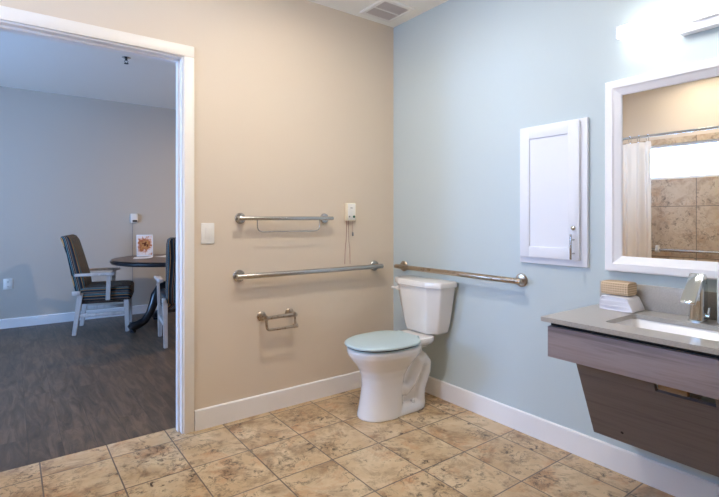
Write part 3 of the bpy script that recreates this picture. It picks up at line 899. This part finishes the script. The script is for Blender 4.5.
# ---------------------------------------------------------------- adjoining room furniture
TC = Vector((-.84, 2.85, 0)); TR = .66; TZt = .775
tab = thing('dining_table', 'round dark pedestal table in the adjoining room', 'table', TC, R(12))
MB().lathe([(TR - .03, TZt - .004), (TR - .012, TZt - .001), (.001, TZt)], (0, 0, 0), 'z', 72).build('tabletop', M_tabletop, tab)
MB().lathe([(TR - .05, TZt - .05), (TR - .012, TZt - .046), (TR, TZt - .03), (TR, TZt - .014), (TR - .02, TZt - .0045), (.3, TZt - .0045)], (0, 0, 0), 'z', 72).build('edge_moulding', M_black, tab)
MB().lathe([(.36, TZt - .0505), (.36, TZt - .075), (.3, TZt - .08), (.12, TZt - .085)], (0, 0, 0), 'z', 48).build('sub_top', M_darkwood, tab)
MB().lathe([(.10, TZt - .085), (.085, TZt - .11), (.05, .62), (.045, .56), (.065, .50), (.085, .43), (.08, .36), (.06, .30), (.075, .27), (.05, .24), (.012, .225)], (0, 0, 0), 'z', 36).build('pedestal', M_black, tab)
for k in range(4):
    a = PI + k * PI / 2
    d = Vector((math.cos(a), math.sin(a), 0))
    prof = [(.05, .47), (.12, .475), (.18, .44), (.225, .37), (.25, .28), (.29, .18), (.35, .105), (.42, .075), (.475, .062), (.50, .045)]
    MB().tube([d * r_ + Vector((0, 0, z_)) for r_, z_ in prof], .04, 14, radii=[.03, .042, .05, .05, .046, .042, .042, .045, .048, .04]).lathe([(.02, 0), (.03, .003), (.03, .02), (.02, .03)], d * .47, 'z', 20).build('leg', M_black, tab)

def make_chair():
    t = thing('dining_chair', '', 'chair', (0, 0, 0), 0, 'striped armchairs around the round table')
    # seat cushion
    rings = []
    for z, e in ((.345, .012), (.36, .0), (.46, .0), (.488, .012), (.50, .05), (.505, .12)):
        rings.append(rrect(-.255 + e, .245 - e, -.255 + e, .255 - e, .045, z))
    MB().loft(rings).build('seat', M_strs, t)
    # backrest, own tilted frame: local x = thickness, y = width, z = height
    rings = []
    for z, x0, x1, w in ((-.06, -.045, .035, .225), (-.04, -.055, .045, .235), (.1, -.06, .06, .24), (.25, -.05, .055, .242), (.40, -.045, .048, .245), (.52, -.055, .04, .245), (.57, -.062, .02, .24), (.59, -.055, -.005, .225)):
        rings.append(rrect(x0, x1, -w, w, .025, z))
    MB().loft(rings).build('backrest', M_strb, t, loc=(-.235, 0, .47)).rotation_euler = (0, R(-13), 0)
    def bar4(name, p0, p1, w0, d0, w1, d1):
        p0 = Vector(p0); p1 = Vector(p1)
        r0 = [p0 + Vector((sx * d0, sy * w0, 0)) for sx, sy in ((-1, -1), (1, -1), (1, 1), (-1, 1))]
        r1 = [p1 + Vector((sx * d1, sy * w1, 0)) for sx, sy in ((-1, -1), (1, -1), (1, 1), (-1, 1))]
        m = MB().loft([r0, r1])
        bmesh.ops.bevel(m.bm, geom=m.bm.edges[:], offset=.004, segments=2, affect='EDGES')
        return m.build(name, M_limed, t)
    for s in (-1, 1):
        bar4('leg', (.205, s * .245, 0), (.195, s * .245, .344), .019, .019, .024, .026)
        bar4('leg', (-.295, s * .245, 0), (-.235, s * .245, .44), .018, .021, .022, .026)
        MB().box((-.25, s * .245 - .012, .185), (.20, s * .245 + .012, .222), .003).build('stretcher', M_limed, t)
        # armrest: board slightly wider at the front, with a vertical support post
        yc = s * .285
        MB().prism([(-.285, yc - .021), (.03, yc - .026), (.085, yc - .028), (.098, yc), (.085, yc + .028), (.03, yc + .026), (-.285, yc + .021)], .618, .645, 'z', .005).build('armrest', M_limed, t)
        bar4('arm_post', (.02, s * .272, .355), (.03, s * .282, .618), .013, .022, .013, .02)
        MB().box((-.31, s * .262 - .02, .42), (-.235, s * .262 + .012, .462), .004).build('back_bracket', M_limed, t)
    MB().box((-.24, -.235, .32), (.195, .235, .344), .003).build('seat_frame', M_darkwood, t)
    return t
ch = make_chair()
ch.location = (-1.475, 3.14, 0); ch.rotation_euler.z = R(-14)
ch['label'] = 'striped armchair seen from its side, left of the round table'
c2_ = copy_tree(ch)
c2_.location = (-.895, 2.17, 0); c2_.rotation_euler.z = R(82)
c2_['label'] = 'striped armchair mostly hidden by the right door jamb, in front of the round table'

# leaflet stand and papers on the table
FRp = Vector((-1.085, 3.2, TZt + .0005))
lf = thing('leaflet_stand', 'clear upright leaflet stand with a food picture on the round table', 'sign holder', FRp, R(-8))
tilt = Matrix.Rotation(R(-8), 4, 'X')
M_acr = plain('clear_acrylic_edge', (232, 236, 242), .1, noise=.01)
MB().box((-.088, -.002, .006), (.088, .002, .255), .0008, m=tilt).box((-.088, -.012, 0), (.088, .075, .003), .0008).build('holder', M_acr, lf)
pr = MB().box((-.078, -.0032, .016), (.078, -.0022, .245), m=tilt).build('leaflet', M_print, lf, smooth=False)
M_paper = plain('white_paper', (236, 232, 228), .6, noise=.02)
for i, (x, y, rz, w, l, cap, lab) in enumerate([(-1.15, 2.98, -15, .10, .21, .0006, 'white paper sheet lying on the round table, left of the pair'), (-.85, 3.03, 35, .12, .24, .0006, 'white paper sheet lying on the round table near the hidden chair back')]):
    m = MB(); rings = []
    for k in range(9):
        tt = k / 8
        z = .0008 + .010 * (tt - .5) ** 2 * 4 * (tt > .5)
        rings.append([Vector((-w + 2 * w * tt, -l / 2, z)), Vector((-w + 2 * w * tt, l / 2, z)), Vector((-w + 2 * w * tt, l / 2, z + .0008)), Vector((-w + 2 * w * tt, -l / 2, z + .0008))])
    m.loft(rings)
    o = m.build('paper_sheet', M_paper, None, (x, y, TZt + .0005))
    o.rotation_euler.z = R(rz)
    tag(o, lab, 'paper', 'papers on the round table')

# phone-like wall device with a cord, and outlet
c = Vector((-1.085, FY, 1.225))
wd = thing('wall_intercom', 'small white wall device with a thin hanging cord above the round table', 'intercom', c)
MB().box((-1.128, FY - .03, 1.168), (-1.048, FY, 1.282), .005).build('housing', M_plastic, wd, world=c)
MB().box((-1.108, FY - .0325, 1.178), (-1.056, FY - .029, 1.20), .001).build('push_button', M_dark, wd, world=c)
MB().tube([(-1.105, FY - .012, 1.17), (-1.106, FY - .01, .9), (-1.104, FY - .01, .5), (-1.11, FY - .01, .30)], .0025, 8).build('cord', M_greycord, wd, world=c)
c = Vector((-2.375, FY, .49))
ol = thing('wall_outlet', 'white power outlet low on the far wall of the adjoining room', 'outlet', c)
MB().box((-2.417, FY - .007, .43), (-2.333, FY, .55), .003).build('cover_plate', M_plastic, ol, world=c)
for z in (.465, .515):
    rc = MB().box((-2.391, FY - .009, z - .016), (-2.359, FY - .0065, z + .016), .004).build('receptacle', M_plastic, ol, world=c)
    for x in (-2.381, -2.369):
        MB().box((x - .0015, FY - .0095, z - .006), (x + .0015, FY - .0085, z + .006)).build('slot', M_dark, rc, smooth=False, world=c)

# ---------------------------------------------------------------- light
w = bpy.data.worlds.new('World'); sc.world = w; w.use_nodes = True
nt = w.node_tree; bg = nt.nodes['Background']
# plain bright overcast sky, paler at the horizon
tc = N(nt, 'ShaderNodeTexCoord'); sp = N(nt, 'ShaderNodeSeparateXYZ'); nt.links.new(tc.outputs['Generated'], sp.inputs[0])
rp = ramp(nt, [(0, (.26, .48, 1.0, 1)), (.5, (.34, .57, 1.0, 1)), (1, (.24, .48, 1.0, 1))])
mr = N(nt, 'ShaderNodeMapRange'); mr.inputs['From Min'].default_value = -1; nt.links.new(sp.outputs['Z'], mr.inputs['Value'])
nt.links.new(mr.outputs['Result'], rp.inputs[0]); nt.links.new(rp.outputs[0], bg.inputs['Color'])
bg.inputs['Strength'].default_value = 40.0
def portal(name, loc, sx, sy, rot):
    l = bpy.data.lights.new(name, 'AREA'); l.shape = 'RECTANGLE'; l.size = sx; l.size_y = sy
    l.cycles.is_portal = True
    o = bpy.data.objects.new(name, l); col.objects.link(o); o.location = loc; o.rotation_euler = rot
portal('window_daylight_portal', (XL - .13, (WY0 + WY1) / 2, (WZ0 + WZ1) / 2), WZ1 - WZ0, WY1 - WY0, (0, R(-90), 0))
portal('window_daylight_portal', (FX0 - .11, (GY0 + GY1) / 2, (GZ0 + GZ1) / 2), GZ1 - GZ0, GY1 - GY0, (0, R(-90), 0))

# ---------------------------------------------------------------- camera
cam = bpy.data.cameras.new('camera'); co = bpy.data.objects.new('camera', cam); col.objects.link(co)
cam.sensor_width = 36; cam.lens = 471 / 719 * 36; cam.shift_y = -30 / 719
cam.clip_start = .05
co.location = (-2.357, -2.740, 1.22); co.rotation_euler = (R(90), 0, -R(36.577))
sc.camera = co
vs = sc.view_settings
sc.display_settings.display_device = 'sRGB'
vs.view_transform = 'Standard'; vs.look = 'None'; vs.gamma = 1; vs.use_curve_mapping = False
vs.exposure = 0.22
sc.cycles.max_bounces = 10; sc.cycles.diffuse_bounces = 6
